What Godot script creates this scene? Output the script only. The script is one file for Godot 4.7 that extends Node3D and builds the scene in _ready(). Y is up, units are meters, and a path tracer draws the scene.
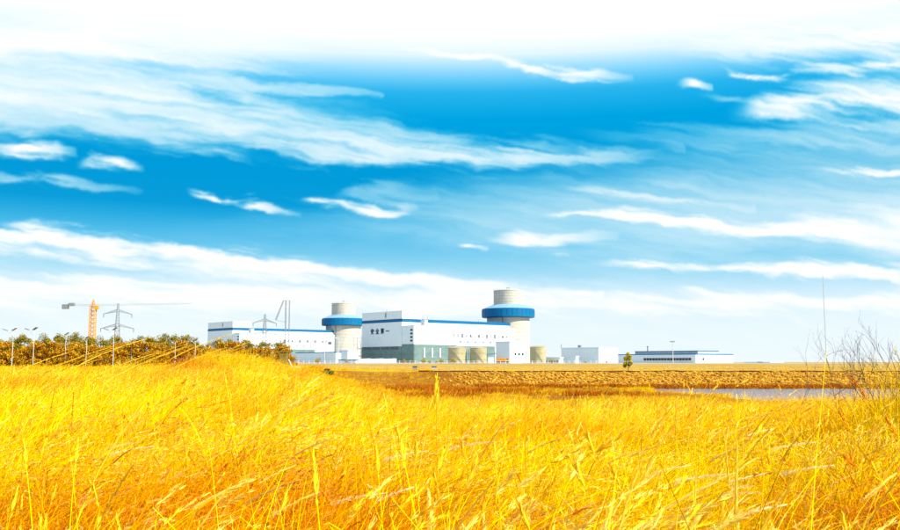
extends Node3D
# A power station on a coastal plain, seen across a meadow of tall golden grass under streaks of cirrus.
# The eye stands at the origin, 1.6 m up, and looks along -Z. "Depth" below is metres along -Z.

const EYE := 1.6
const PITCH := 6.15
const FOCAL := 900.0
var rng := RandomNumberGenerator.new()
var noise := FastNoiseLite.new()
var M := {}
var names := {}

# ------------------------------------------------------------------ mesh collector
class Build:
	var v := PackedVector3Array()
	var n := PackedVector3Array()
	var c := PackedColorArray()
	var col := Color(1, 1, 1)
	func tri(a: Vector3, b: Vector3, d: Vector3, na: Vector3, nb: Vector3, nd: Vector3) -> void:
		v.append(a); v.append(b); v.append(d)
		n.append(na); n.append(nb); n.append(nd)
		c.append(col); c.append(col); c.append(col)
	func quad(a: Vector3, b: Vector3, d: Vector3, e: Vector3) -> void:   # clockwise seen from the front
		var nn := (d - a).cross(b - a)
		if nn.length_squared() < 1e-14:
			nn = (e - a).cross(d - a)
		nn = nn.normalized()
		tri(a, b, d, nn, nn, nn)
		tri(a, d, e, nn, nn, nn)
	func box(t: Transform3D, s: Vector3) -> void:   # centred on t
		var h := s * 0.5
		var p := []
		for k in 8:
			p.append(t * Vector3(h.x if k & 1 else -h.x, h.y if k & 2 else -h.y, h.z if k & 4 else -h.z))
		for f in [[4, 6, 7, 5], [1, 3, 2, 0], [5, 7, 3, 1], [0, 2, 6, 4], [6, 2, 3, 7], [0, 4, 5, 1]]:
			quad(p[f[0]], p[f[1]], p[f[2]], p[f[3]])
	func slab(x0: float, x1: float, y0: float, y1: float, z0: float, z1: float) -> void:
		box(Transform3D(Basis(), Vector3((x0 + x1) / 2, (y0 + y1) / 2, (z0 + z1) / 2)), Vector3(x1 - x0, y1 - y0, z1 - z0))
	func tube(a: Vector3, b: Vector3, ra: float, rb: float, sides := 6) -> void:
		var w := b - a
		if w.length() < 1e-6:
			return
		w = w.normalized()
		var s := w.cross(Vector3.UP if absf(w.y) < 0.9 else Vector3.RIGHT).normalized()
		var u := w.cross(s)
		for k in sides:
			var a0 := TAU * k / sides
			var a1 := TAU * (k + 1) / sides
			var d0 := s * cos(a0) + u * sin(a0)
			var d1 := s * cos(a1) + u * sin(a1)
			tri(a + d0 * ra, b + d0 * rb, b + d1 * rb, d0, d0, d1)
			tri(a + d0 * ra, b + d1 * rb, a + d1 * ra, d0, d1, d1)
		for k in range(1, sides - 1):
			var q0 := s
			var q1 := s * cos(TAU * k / sides) + u * sin(TAU * k / sides)
			var q2 := s * cos(TAU * (k + 1) / sides) + u * sin(TAU * (k + 1) / sides)
			tri(b + q0 * rb, b + q2 * rb, b + q1 * rb, w, w, w)
			tri(a + q0 * ra, a + q1 * ra, a + q2 * ra, -w, -w, -w)
	func lathe(prof: Array, sides := 48) -> void:   # prof: Vector2(radius, height), bottom to top
		for i in prof.size() - 1:
			var p: Vector2 = prof[i]
			var q: Vector2 = prof[i + 1]
			var sl := (q - p).normalized()
			for k in sides:
				var d0 := Vector3(cos(TAU * k / sides), 0, sin(TAU * k / sides))
				var d1 := Vector3(cos(TAU * (k + 1) / sides), 0, sin(TAU * (k + 1) / sides))
				var n0 := (d0 * sl.y + Vector3.UP * -sl.x).normalized()
				var n1 := (d1 * sl.y + Vector3.UP * -sl.x).normalized()
				var a := d0 * p.x + Vector3.UP * p.y
				var b := d0 * q.x + Vector3.UP * q.y
				var e := d1 * q.x + Vector3.UP * q.y
				var f := d1 * p.x + Vector3.UP * p.y
				tri(a, e, b, n0, n1, n0)
				tri(a, f, e, n0, n1, n1)
	func mesh() -> ArrayMesh:
		var arr := []
		arr.resize(Mesh.ARRAY_MAX)
		arr[Mesh.ARRAY_VERTEX] = v
		arr[Mesh.ARRAY_NORMAL] = n
		arr[Mesh.ARRAY_COLOR] = c
		var m := ArrayMesh.new()
		m.add_surface_from_arrays(Mesh.PRIMITIVE_TRIANGLES, arr)
		return m

# ------------------------------------------------------------------ naming
func numbered(called: String) -> String:
	var k: int = names.get(called, 0)
	names[called] = k + 1
	return called if k == 0 else "%s_%03d" % [called, k]

func tag(o: Node3D, label: String, category: String, group := "", kind := "") -> void:
	if label: o.set_meta("label", label)
	if category: o.set_meta("category", category)
	if group: o.set_meta("group", group)
	if kind: o.set_meta("kind", kind)

func thing(called: String, where: Vector3, label: String, category: String, group := "", turn := 0.0) -> Node3D:
	var o := Node3D.new()
	o.name = numbered(called)
	add_child(o)
	o.position = where
	o.rotation.y = turn
	tag(o, label, category, group)
	return o

func part(called: String, b: Build, m: Material, parent: Node3D) -> MeshInstance3D:
	var o := MeshInstance3D.new()
	o.name = called
	o.mesh = b.mesh()
	o.material_override = m
	parent.add_child(o, true)
	return o

func setting(called: String, b: Build, m: Material, label: String) -> MeshInstance3D:
	var o := part(numbered(called), b, m, self)
	tag(o, label, "", "", "structure")
	return o

func copy(o: Node3D, where: Vector3, turn := 0.0, size := 1.0, label := "") -> Node3D:
	var c: Node3D = o.duplicate()
	c.name = numbered(str(o.name).rstrip("0123456789").trim_suffix("_"))
	add_child(c)
	c.position = where
	c.rotation.y = turn
	c.scale = Vector3.ONE * size
	if label: c.set_meta("label", label)
	return c

# ------------------------------------------------------------------ materials
func speckle(lo: float, hi: float, freq: float, octaves := 4, sd := 1, size := 512) -> NoiseTexture2D:
	var t := NoiseTexture2D.new()
	t.width = size; t.height = size
	t.seamless = true
	var f := FastNoiseLite.new()
	f.seed = sd
	f.frequency = freq
	f.fractal_octaves = octaves
	t.noise = f
	var g := Gradient.new()
	g.set_color(0, Color(lo, lo, lo)); g.set_color(1, Color(hi, hi, hi))
	t.color_ramp = g
	return t

func mat(c: Color, rough := 0.8, tex: Texture2D = null, scale := 0.1) -> StandardMaterial3D:   # c in linear base colour
	var m := StandardMaterial3D.new()
	m.albedo_color = c.linear_to_srgb()
	m.roughness = rough
	m.metallic_specular = 0.3
	if tex:
		m.albedo_texture = tex
		m.uv1_triplanar = true
		m.uv1_world_triplanar = true
		m.uv1_scale = Vector3.ONE * scale
	return m

func leafy(rough := 0.75, light := 0.5) -> StandardMaterial3D:
	var m := StandardMaterial3D.new()
	m.vertex_color_use_as_albedo = true
	m.roughness = rough
	m.metallic_specular = 0.2
	m.cull_mode = BaseMaterial3D.CULL_DISABLED
	m.backlight_enabled = true
	m.backlight = Color(light, light, light)
	return m

# ------------------------------------------------------------------ the lie of the land
func sstep(a: float, b: float, x: float) -> float:
	var t := clampf((x - a) / (b - a), 0.0, 1.0)
	return t * t * (3.0 - 2.0 * t)

func along(tbl: Array, x: float) -> float:
	if x <= tbl[0][0]: return tbl[0][1]
	for i in tbl.size() - 1:
		if x <= tbl[i + 1][0]:
			return lerpf(tbl[i][1], tbl[i + 1][1], (x - tbl[i][0]) / (tbl[i + 1][0] - tbl[i][0]))
	return tbl[-1][1]

const LAND_LEFT := [[3.0, 0.05], [12.0, 0.2], [35.0, 0.62], [130.0, 0.62], [400.0, 0.7]]
const LAND_OPEN := [[5.0, 0.06], [12.0, 0.0], [20.0, -0.14], [30.0, -0.45], [58.0, -1.2], [104.5, -1.3], [112.0, 0.36], [400.0, 0.7]]

func land(x: float, d: float) -> float:
	var edge := -0.1 * maxf(d, 0.0) - 0.6
	var l := sstep(edge + 2.0 + 0.03 * maxf(d, 0.0), edge - 2.0 - 0.05 * maxf(d, 0.0), x)
	var h := lerpf(along(LAND_OPEN, d), along(LAND_LEFT, d), l)
	h += (0.75 + 0.9 * noise.get_noise_2d(x * 9.0, 40.0)) * sstep(-20.5, -14.5, x) * sstep(-9.2, -12.4, x) * exp(-(d - 60.0) * (d - 60.0) / 20.0)
	h += 1.15 * exp(-((x - 6.3) * (x - 6.2) / 2.0 + (d - 11.0) * (d - 11.0) / 6.0))
	h += 0.5 * exp(-((x - 15.4) * (x - 15.4) / 9.0 + (d - 27.0) * (d - 27.0) / 20.0))
	if d > 55.0 and d < 106.0 and x > 12.0:
		var wob := noise.get_noise_2d(x * 4.0, d * 4.0) * 4.0
		h -= 0.6 * sstep(20.0 + wob, 25.0 + wob, x - (103.0 - d) * 0.06) * sstep(62.0 + wob, 68.0 + wob, d) * sstep(104.4, 102.0, d)
	if d < 140.0:
		h += 0.07 * noise.get_noise_2d(x * 12.0, d * 12.0)
	return h

func on_land(x: float, d: float) -> Vector3:
	return Vector3(x, land(x, d), -d)

# bearing (tangent of the angle right of straight ahead) from the photograph's column, for things near the horizon
func bx(column: float, d: float) -> float:
	return (column - 450.0) / 905.0 * d

func hy(row: float, d: float) -> float:
	return EYE + (362.0 - row) / 912.0 * d

func _ready() -> void:
	rng.seed = 7
	noise.seed = 11
	noise.frequency = 0.02
	noise.fractal_octaves = 3
	# ---------------- camera
	var cam := Camera3D.new()
	cam.name = "camera"
	add_child(cam)
	cam.position = Vector3(0, EYE, 0)
	cam.rotation_degrees = Vector3(PITCH, 0, 0)
	cam.fov = rad_to_deg(2.0 * atan(265.0 / FOCAL))
	cam.near = 0.05
	cam.far = 30000.0
	cam.current = true
	# ---------------- sky, sun, exposure
	var env := Environment.new()
	env.background_mode = Environment.BG_SKY
	env.tonemap_mode = Environment.TONE_MAPPER_LINEAR
	env.tonemap_exposure = 1.7
	env.background_energy_multiplier = 0.62
	env.sdfgi_enabled = true
	env.ssao_enabled = true
	env.ssil_enabled = true
	var sky := Sky.new()
	var pano := PanoramaSkyMaterial.new()
	pano.panorama = ImageTexture.create_from_image(paint_sky())
	sky.sky_material = pano
	env.sky = sky
	var we := WorldEnvironment.new()
	we.name = "environment"
	we.environment = env
	add_child(we)
	var sun := DirectionalLight3D.new()
	sun.name = "sun"
	add_child(sun)
	var az := deg_to_rad(62.0)
	var el := deg_to_rad(38.0)
	var to_sun := Vector3(sin(az) * cos(el), sin(el), cos(az) * cos(el))
	sun.look_at_from_position(to_sun * 50.0, Vector3.ZERO, Vector3.UP)
	sun.light_energy = 1.5
	sun.light_color = Color(1.0, 0.96, 0.88)
	sun.light_angular_distance = 0.5
	sun.shadow_enabled = true
	print("sky done ", Time.get_ticks_msec())
	make_materials()
	build_land()
	print("land ", Time.get_ticks_msec())
	build_plant()
	build_yard()
	build_far_left()
	build_hedge()
	print("plant ", Time.get_ticks_msec())
	build_grass()
	print("grass ", Time.get_ticks_msec())
	build_stalks()
	build_bare_shrubs()
	print("all ", Time.get_ticks_msec())

# ------------------------------------------------------------------ sky: air and cirrus only
const AIR := [[0.0, 236, 247, 253], [2.0, 226, 243, 252], [4.0, 200, 232, 249], [6.0, 146, 212, 240], [8.0, 76, 184, 230], [9.7, 10, 155, 215], [12.0, 0, 152, 214], [15.3, 0, 161, 223], [17.0, 42, 178, 234], [18.1, 128, 209, 248], [19.3, 224, 244, 254], [20.5, 255, 255, 255], [30.0, 255, 255, 255], [45.0, 224, 242, 253], [65.0, 150, 212, 247], [90.0, 96, 188, 241]]

func air(el: float) -> Color:
	if el <= 0.0: return Color8(244, 251, 255)
	for i in AIR.size() - 1:
		if el <= AIR[i + 1][0]:
			var a: Array = AIR[i]
			var b: Array = AIR[i + 1]
			var t: float = (el - a[0]) / (b[0] - a[0])
			return Color(lerpf(a[1], b[1], t) / 255.0, lerpf(a[2], b[2], t) / 255.0, lerpf(a[3], b[3], t) / 255.0)
	return Color8(96, 188, 241)

# cirrus streaks: lists of [column, row, half height above, half height below, density]
const CIRRUS := [
	[[-90, 36, 40, 34, 0.97], [90, 44, 34, 30, 0.9], [230, 52, 22, 20, 0.6], [340, 60, 12, 10, 0.0]],
	[[640, 52, 10, 8, 0.0], [760, 46, 18, 16, 0.75], [870, 38, 26, 24, 0.9], [990, 30, 40, 30, 0.97]],
	[[-90, 290, 56, 60, 0.5], [150, 295, 44, 56, 0.5], [420, 300, 30, 46, 0.4], [990, 310, 30, 40, 0.2]],
	[[-90, 98, 52, 36, 0.6], [100, 108, 46, 34, 0.56], [250, 122, 40, 30, 0.56], [380, 140, 28, 24, 0.54], [500, 153, 15, 14, 0.5], [640, 158, 6, 6, 0.0]],
	[[330, 225, 24, 24, 0.0], [450, 226, 30, 34, 0.26], [600, 222, 34, 40, 0.32], [800, 215, 40, 46, 0.36], [990, 210, 50, 50, 0.4]],
	[[-80, 78, 40, 30, 0.7], [60, 84, 38, 26, 0.7], [190, 86, 26, 20, 0.65], [300, 92, 12, 8, 0.55], [385, 97, 4, 3, 0.3]],
	[[-80, 112, 24, 16, 0.4], [60, 122, 22, 16, 0.5], [200, 138, 20, 16, 0.6], [330, 150, 18, 14, 0.66], [450, 157, 13, 10, 0.7], [560, 160, 8, 6, 0.62], [680, 150, 8, 6, 0.2]],
	[[-80, 96, 16, 14, 0.6], [120, 104, 18, 12, 0.5], [260, 116, 14, 10, 0.5], [400, 132, 9, 8, 0.35], [470, 142, 5, 5, 0.2]],
	[[-40, 148, 12, 14, 0.95], [30, 146, 10, 12, 0.95], [60, 152, 6, 8, 0.7], [76, 156, 3, 3, 0.2]],
	[[72, 165, 3, 3, 0.3], [92, 158, 7, 8, 0.9], [112, 160, 8, 9, 0.98], [128, 164, 5, 5, 0.7], [140, 166, 2, 2, 0.1]],
	[[-40, 176, 8, 6, 0.7], [60, 182, 7, 5, 0.6], [110, 189, 4, 3, 0.4], [140, 192, 2, 2, 0.1]],
	[[182, 190, 3, 3, 0.6], [200, 194, 4, 3, 0.9], [222, 202, 5, 5, 0.95], [245, 207, 7, 7, 0.95], [270, 211, 6, 6, 0.75], [305, 214, 3, 3, 0.15]],
	[[300, 198, 3, 2, 0.6], [318, 201, 5, 5, 0.95], [340, 206, 5, 6, 0.9], [365, 211, 6, 8, 0.98], [395, 214, 6, 6, 0.8], [420, 206, 4, 4, 0.15]],
	[[330, 200, 4, 4, 0.2], [360, 193, 7, 6, 0.4], [400, 192, 6, 8, 0.35], [440, 196, 5, 6, 0.1]],
	[[-80, 240, 16, 18, 0.98], [20, 240, 14, 16, 0.98], [130, 250, 13, 18, 0.95], [250, 262, 12, 20, 0.92], [360, 274, 8, 18, 0.88], [470, 284, 6, 14, 0.8], [600, 292, 4, 12, 0.6]],
	[[-80, 290, 16, 20, 0.85], [60, 290, 15, 20, 0.85], [200, 292, 14, 20, 0.85], [400, 296, 10, 18, 0.8], [620, 300, 8, 14, 0.75], [980, 300, 8, 14, 0.8]],
	[[538, 216, 1, 1, 0.4], [570, 217, 3, 3, 0.95], [620, 217, 6, 5, 0.98], [680, 222, 7, 8, 1.0], [760, 230, 9, 10, 1.0], [830, 230, 18, 16, 1.0], [900, 232, 26, 24, 1.0], [990, 232, 30, 28, 1.0]],
	[[600, 212, 2, 3, 0.4], [632, 210, 4, 4, 0.9], [650, 212, 2, 3, 0.3]],
	[[580, 262, 1, 1, 0.4], [640, 266, 5, 5, 0.9], [740, 270, 6, 7, 0.95], [840, 272, 6, 10, 0.9], [980, 276, 8, 14, 0.9]],
	[[722, 112, 3, 3, 0.15], [765, 108, 15, 14, 0.8], [830, 100, 26, 22, 0.9], [900, 98, 32, 22, 0.95], [990, 98, 36, 22, 0.95]],
	[[712, 66, 2, 2, 0.7], [730, 72, 3, 4, 0.95], [756, 76, 3, 4, 0.9], [800, 72, 6, 5, 0.7], [900, 64, 8, 6, 0.9], [990, 60, 8, 6, 0.9]],
	[[670, 84, 2, 3, 0.6], [690, 83, 4, 4, 0.98], [708, 85, 2, 3, 0.4]],
	[[690, 92, 3, 3, 0.5], [730, 98, 4, 4, 0.4], [760, 102, 3, 3, 0.1]],
	[[380, 44, 3, 3, 0.6], [470, 58, 5, 4, 0.85], [540, 66, 5, 6, 0.9], [590, 73, 5, 6, 0.8], [630, 78, 3, 4, 0.2]],
	[[448, 248, 2, 2, 0.5], [465, 249, 3, 3, 0.9], [488, 251, 2, 2, 0.3]],
	[[478, 240, 3, 3, 0.3], [520, 237, 6, 7, 0.9], [570, 238, 5, 5, 0.7], [620, 238, 3, 3, 0.15]],
	[[545, 254, 2, 2, 0.3], [560, 255, 3, 3, 0.8], [572, 256, 2, 2, 0.2]],
	[[540, 186, 3, 3, 0.2], [600, 190, 5, 6, 0.55], [680, 199, 5, 6, 0.5], [760, 206, 4, 4, 0.2]],
	[[800, 172, 4, 4, 0.5], [860, 174, 5, 5, 0.9], [980, 176, 5, 5, 0.8]],
	[[400, 190, 20, 26, 0.0], [540, 190, 30, 36, 0.2], [650, 176, 36, 36, 0.3], [780, 166, 44, 40, 0.42], [990, 150, 60, 60, 0.5]],
	[[140, 225, 16, 18, 0.0], [300, 222, 18, 22, 0.12], [450, 205, 30, 40, 0.35], [620, 205, 34, 60, 0.4], [990, 205, 40, 60, 0.5]],
	[[560, 132, 3, 3, 0.1], [640, 138, 10, 12, 0.2], [740, 140, 14, 12, 0.3], [850, 132, 16, 14, 0.4], [990, 130, 12, 14, 0.4]],
]

func paint_sky() -> Image:
	var w := 4096
	var fib := FastNoiseLite.new()
	fib.seed = 5
	fib.frequency = 1.0
	fib.fractal_octaves = 5
	# the whole dome, at a quarter of the size
	var small := Image.create(1024, 256, false, Image.FORMAT_RGBA8)
	for j in 256:
		var el := 90.0 - (j + 0.5) * 90.0 / 256.0
		var base := air(el)
		var ce := cos(deg_to_rad(el))
		var ye := sin(deg_to_rad(el))
		for i in 1024:
			var a := TAU * (i + 0.5) / 1024.0
			var dx := sin(a) * ce
			var dz := -cos(a) * ce
			var q := fib.get_noise_3d(dx * 1.6 + dz * 0.5, ye * 9.0 + dx * 0.9, dz * 1.6 + 7.0)
			var f := fib.get_noise_3d(dx * 7.0, ye * 50.0 + dx * 5.0, dz * 7.0 + 3.0)
			var k := clampf(sstep(-0.12, 0.34, q + f * 0.22), 0.0, 1.0) * 0.9
			small.set_pixel(i, j, base.lerp(Color(1, 1, 1), k))
	# the part ahead, streak by streak
	var x_half := 410
	var n_x := 2 * x_half
	var n_y := 300
	var cov := PackedFloat32Array()
	cov.resize(n_x * n_y)
	var cols := PackedFloat32Array()
	var rows := PackedFloat32Array()
	cols.resize(n_x * n_y); rows.resize(n_x * n_y)
	var sp := sin(deg_to_rad(PITCH))
	var cp := cos(deg_to_rad(PITCH))
	for j in n_y:
		var el := deg_to_rad((n_y - j - 0.5) * 360.0 / w)
		for i in n_x:
			var a := deg_to_rad((i - x_half + 0.5) * 360.0 / w)
			var d := Vector3(sin(a) * cos(el), sin(el), -cos(a) * cos(el))
			var fwd := -d.z * cp + d.y * sp
			var up := d.y * cp + d.z * sp
			var cx := 450.0 + FOCAL * d.x / fwd
			var cy := 265.0 - FOCAL * up / fwd
			var k := j * n_x + i
			# fibres drift down to the right
			var wx := fib.get_noise_2d(cx * 0.006, cy * 0.012 + 40.0) * 14.0
			cols[k] = cx + wx
			rows[k] = cy + fib.get_noise_2d(cx * 0.008 + 90.0, cy * 0.02) * 7.0 + fib.get_noise_2d(cx * 0.03, cy * 0.06 + 11.0) * 2.0
	for s in CIRRUS:
		var lo := 1e9
		var hi := -1e9
		for p in s:
			lo = minf(lo, p[1] - p[2] * 1.6 - 14); hi = maxf(hi, p[1] + p[3] * 1.6 + 14)
		var j0 := clampi(n_y - int((380.0 - lo) / 905.0 * w / TAU) - 20, 0, n_y)
		var j1 := clampi(n_y - int((355.0 - hi) / 1010.0 * w / TAU) + 8, 0, n_y)
		var sd: float = s[0][0] * 0.37 + s[0][1] * 1.7
		for j in range(j0, j1):
			for i in n_x:
				var k := j * n_x + i
				var x := cols[k]
				if x < s[0][0] or x > s[-1][0]: continue
				var y := rows[k]
				if y < lo or y > hi: continue
				var g := 0
				while x > s[g + 1][0]: g += 1
				var a: Array = s[g]
				var b: Array = s[g + 1]
				var t: float = (x - a[0]) / (b[0] - a[0])
				var tt := t * t * (3.0 - 2.0 * t)
				var dy: float = y - lerpf(a[1], b[1], tt)
				var hh: float = (lerpf(a[2], b[2], t) if dy < 0.0 else lerpf(a[3], b[3], t)) * 1.35
				var e := absf(dy) / hh
				if e > 1.4: continue
				var fb := fib.get_noise_2d(x * 0.0055 + sd, (y - x * 0.14) * 0.06 + sd) + 0.35 * fib.get_noise_2d(x * 0.02 + sd, (y - x * 0.18) * 0.22)
				var thread := 1.0 + 0.16 * fib.get_noise_2d(x * 0.007 + 3.0, (y - x * 0.17) * 0.16 + sd)
				var den: float = lerpf(a[4], b[4], t)
				var ends := sstep(s[0][0], s[0][0] + minf(60.0, (s[1][0] - s[0][0])), x)
				var val := sstep(0.0, 1.05, 1.0 - e + fb * lerpf(1.15, 0.26, sstep(6.0, 44.0, hh))) * clampf(den * 1.1 * (thread if hh > 16.0 else 1.0), 0.0, 1.0) * ends
				cov[k] = cov[k] + (1.0 - cov[k]) * val
	small.resize(w, 1024, Image.INTERPOLATE_CUBIC)
	var img := Image.create(w, 2048, false, Image.FORMAT_RGBA8)
	img.fill(Color8(244, 251, 255))
	img.blit_rect(small, Rect2i(0, 0, w, 1024), Vector2i.ZERO)
	for j in n_y:
		var el := (n_y - j - 0.5) * 360.0 / w
		var base := air(el)
		var fade_y := sstep(26.2, 23.0, el)
		for i in n_x:
			var ex := absf(i - x_half + 0.5) / x_half
			var f := sstep(1.0, 0.84, ex) * fade_y
			if f <= 0.0: continue
			var px := posmod(i - x_half, w)
			var py := 1024 - n_y + j
			var c := base.lerp(Color(1, 1, 1), cov[j * n_x + i])
			img.set_pixel(px, py, img.get_pixel(px, py).lerp(c, f))
	return img

# ------------------------------------------------------------------ materials of the plant
func make_materials() -> void:
	var fine := speckle(0.86, 1.0, 0.02, 4, 3)
	var blotch := speckle(0.8, 1.0, 0.012, 5, 9)
	M.white = mat(Color(0.70, 0.80, 0.88), 0.6, fine, 0.02)
	M.grey = mat(Color(0.46, 0.55, 0.62), 0.6, fine, 0.03)
	M.teal = mat(Color(0.17, 0.27, 0.27), 0.6, blotch, 0.03)
	M.blue = mat(Color(0.0, 0.15, 0.36), 0.45, fine, 0.03)
	M.blue_roof = mat(Color(0.03, 0.17, 0.36), 0.5, fine, 0.03)
	var streak := speckle(0.82, 1.0, 0.03, 5, 33)
	M.concrete = mat(Color(0.60, 0.58, 0.52), 0.85, streak, 0.02)
	M.concrete.uv1_scale = Vector3(0.05, 0.006, 0.05)
	M.white.albedo_texture = speckle(0.9, 1.0, 0.03, 5, 35)
	M.white.uv1_scale = Vector3(0.06, 0.005, 0.06)
	M.concrete_band = mat(Color(0.46, 0.43, 0.36), 0.85, blotch, 0.02)
	M.cone = mat(Color(0.24, 0.43, 0.66), 0.6, fine, 0.02)
	M.tank = mat(Color(0.48, 0.43, 0.26), 0.6, blotch, 0.03)
	M.dark = mat(Color(0.03, 0.045, 0.06), 0.5)
	M.ink = mat(Color(0.015, 0.05, 0.09), 0.6)
	M.ink_pale = mat(Color(0.12, 0.09, 0.14), 0.6)
	M.steel = mat(Color(0.20, 0.24, 0.28), 0.5)
	M.steel_pale = mat(Color(0.48, 0.50, 0.52), 0.5)
	M.yellow = mat(Color(0.70, 0.33, 0.02), 0.5)
	M.orange = mat(Color(0.75, 0.22, 0.01), 0.5)
	M.glass = mat(Color(0.03, 0.05, 0.07), 0.12)
	M.brown = mat(Color(0.10, 0.03, 0.01), 0.8)
	M.rubber = mat(Color(0.02, 0.02, 0.02), 0.8)
	M.olive = mat(Color(0.26, 0.20, 0.04), 0.9, blotch, 0.3)
	M.bark = mat(Color(0.16, 0.09, 0.05), 0.9)
	M.twig = mat(Color(0.10, 0.07, 0.07), 0.85)
	M.grass = leafy(0.9, 0.22)
	M.grass.specular_mode = BaseMaterial3D.SPECULAR_DISABLED
	M.fascia = mat(Color(0.0, 0.13, 0.32), 0.5, fine, 0.03)
	M.leaf = leafy(0.7, 0.4)
	M.plume = leafy(0.8, 0.8)

# ------------------------------------------------------------------ land, pond, revetment
func build_land() -> void:
	var xs := []
	var x := -60.0
	while x <= 60.0:
		xs.append(x); x += 1.0
	var st := 1.5
	while x < 9000.0:
		xs.append(x); xs.push_front(-x)
		x += st; st *= 1.22
	var ds := []
	var d := -30.0
	while d < 30.0:
		ds.append(d); d += 0.8
	while d < 118.0:
		ds.append(d); d += 1.0
	st = 1.5
	while d < 14000.0:
		ds.append(d); d += st; st *= 1.16
	var verts := PackedVector3Array()
	var cols := PackedColorArray()
	for dd in ds:
		for xx in xs:
			var p := on_land(xx, dd)
			verts.append(p)
			var q := noise.get_noise_2d(xx * 3.0, dd * 3.0)
			var c := Color(0.62, 0.38, 0.01)
			c = c.lerp(Color(0.46, 0.20, 0.02), sstep(24.0, 50.0, dd))
			c = c.lerp(Color(0.30, 0.08, 0.01), clampf(q * 1.6, 0.0, 0.8) * sstep(35.0, 50.0, dd))
			c = c.lerp(Color(0.66, 0.47, 0.16).lerp(Color(0.60, 0.34, 0.05), clampf(q * 2.0, 0.0, 1.0)), sstep(111.5, 113.5, dd))
			cols.append(c)
	var idx := PackedInt32Array()
	var nx := xs.size()
	for j in ds.size() - 1:
		for i in nx - 1:
			var k := j * nx + i
			idx.append_array([k, k + nx, k + nx + 1, k, k + nx + 1, k + 1])
	var sf := SurfaceTool.new()
	var arr := []
	arr.resize(Mesh.ARRAY_MAX)
	arr[Mesh.ARRAY_VERTEX] = verts
	arr[Mesh.ARRAY_COLOR] = cols
	arr[Mesh.ARRAY_INDEX] = idx
	sf.create_from_arrays(arr)
	sf.generate_normals()
	var g := MeshInstance3D.new()
	g.name = "ground"
	g.mesh = sf.commit()
	var gm := StandardMaterial3D.new()
	gm.vertex_color_use_as_albedo = true
	gm.roughness = 0.95
	gm.metallic_specular = 0.1
	gm.albedo_texture = speckle(0.55, 1.0, 0.03, 5, 21, 1024)
	gm.uv1_triplanar = true
	gm.uv1_world_triplanar = true
	gm.uv1_scale = Vector3.ONE * 0.06
	g.material_override = gm
	add_child(g)
	tag(g, "rolling ochre ground of the meadow and plain", "", "", "structure")
	# pond
	var w := Build.new()
	w.quad(Vector3(16, -1.44, -58), Vector3(16, -1.44, -104.2), Vector3(70, -1.44, -104.2), Vector3(70, -1.44, -58))
	var wm := StandardMaterial3D.new()
	wm.albedo_color = Color(0.20, 0.28, 0.36).linear_to_srgb()
	wm.roughness = 0.06
	wm.metallic_specular = 0.5
	var nt := NoiseTexture2D.new()
	nt.seamless = true
	nt.as_normal_map = true
	nt.bump_strength = 3.0
	var nf := FastNoiseLite.new()
	nf.frequency = 0.03
	nt.noise = nf
	wm.normal_enabled = true
	wm.normal_texture = nt
	wm.normal_scale = 1.4
	wm.uv1_triplanar = true
	wm.uv1_world_triplanar = true
	wm.uv1_scale = Vector3(0.15, 0.15, 0.15)
	setting("pond", w, wm, "narrow strip of pale blue pond water below the bank")
	# stone-faced slope behind the pond: rows of blocks with open joints
	var blk := Build.new()
	blk.box(Transform3D(), Vector3(0.24, 0.16, 0.24))
	var rows_ := 21
	var places := []
	for r in rows_:
		for k in 230:
			var xx := -2.0 + k * 0.3 + (0.15 if r % 2 else 0.0) + rng.randf_range(0.0, 0.1)
			var dd := 105.0 + r * 0.33
			if rng.randf() < 0.2 + 0.75 * sstep(10.0, -2.0, xx): continue
			var tilt := Basis(Vector3.RIGHT, atan(1.66 / 7.5)) * Basis(Vector3.UP, rng.randf_range(-0.8, 0.8))
			places.append([Transform3D(tilt.scaled(Vector3.ONE * rng.randf_range(0.55, 1.25)), on_land(xx, dd) + Vector3(0, rng.randf_range(0.0, 0.12), 0)), Color(0.60, 0.26, 0.015).lerp(Color(0.70, 0.42, 0.05), rng.randf()) * rng.randf_range(0.6, 1.0)])
	var mm := scatter("stone_revetment", blk.mesh(), places, leafy(0.9, 0.0))
	tag(mm, "ochre stone blocks facing the low bank behind the pond", "", "", "stuff")
	# coping along the top of that bank
	var coping := thing("bank_kerb", on_land(-4.0, 112.4), "dark brown kerb running along the top of the stone bank", "kerb")
	for k in 34:
		var cp := Build.new()
		cp.box(Transform3D(Basis(Vector3.UP, rng.randf_range(-0.02, 0.02)), on_land(-3.0 + k * 1.9, 112.4) - coping.position + Vector3(0, rng.randf_range(0.0, 0.04), 0)), Vector3(1.86, 0.26, 0.4))
		part("kerb_stone", cp, M.brown, coping)

func scatter(called: String, mesh: Mesh, places: Array, m: Material) -> MultiMeshInstance3D:
	var mm := MultiMesh.new()
	mm.transform_format = MultiMesh.TRANSFORM_3D
	mm.use_colors = true
	mm.mesh = mesh
	mm.instance_count = places.size()
	for i in places.size():
		mm.set_instance_transform(i, places[i][0])
		mm.set_instance_color(i, places[i][1])
	var o := MultiMeshInstance3D.new()
	o.name = numbered(called)
	o.multimesh = mm
	o.material_override = m
	add_child(o)
	return o

# ------------------------------------------------------------------ plant
const TURN := 41.0   # the plant's grid is turned this far, so that a shaded gable and a sunlit flank both show

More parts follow.
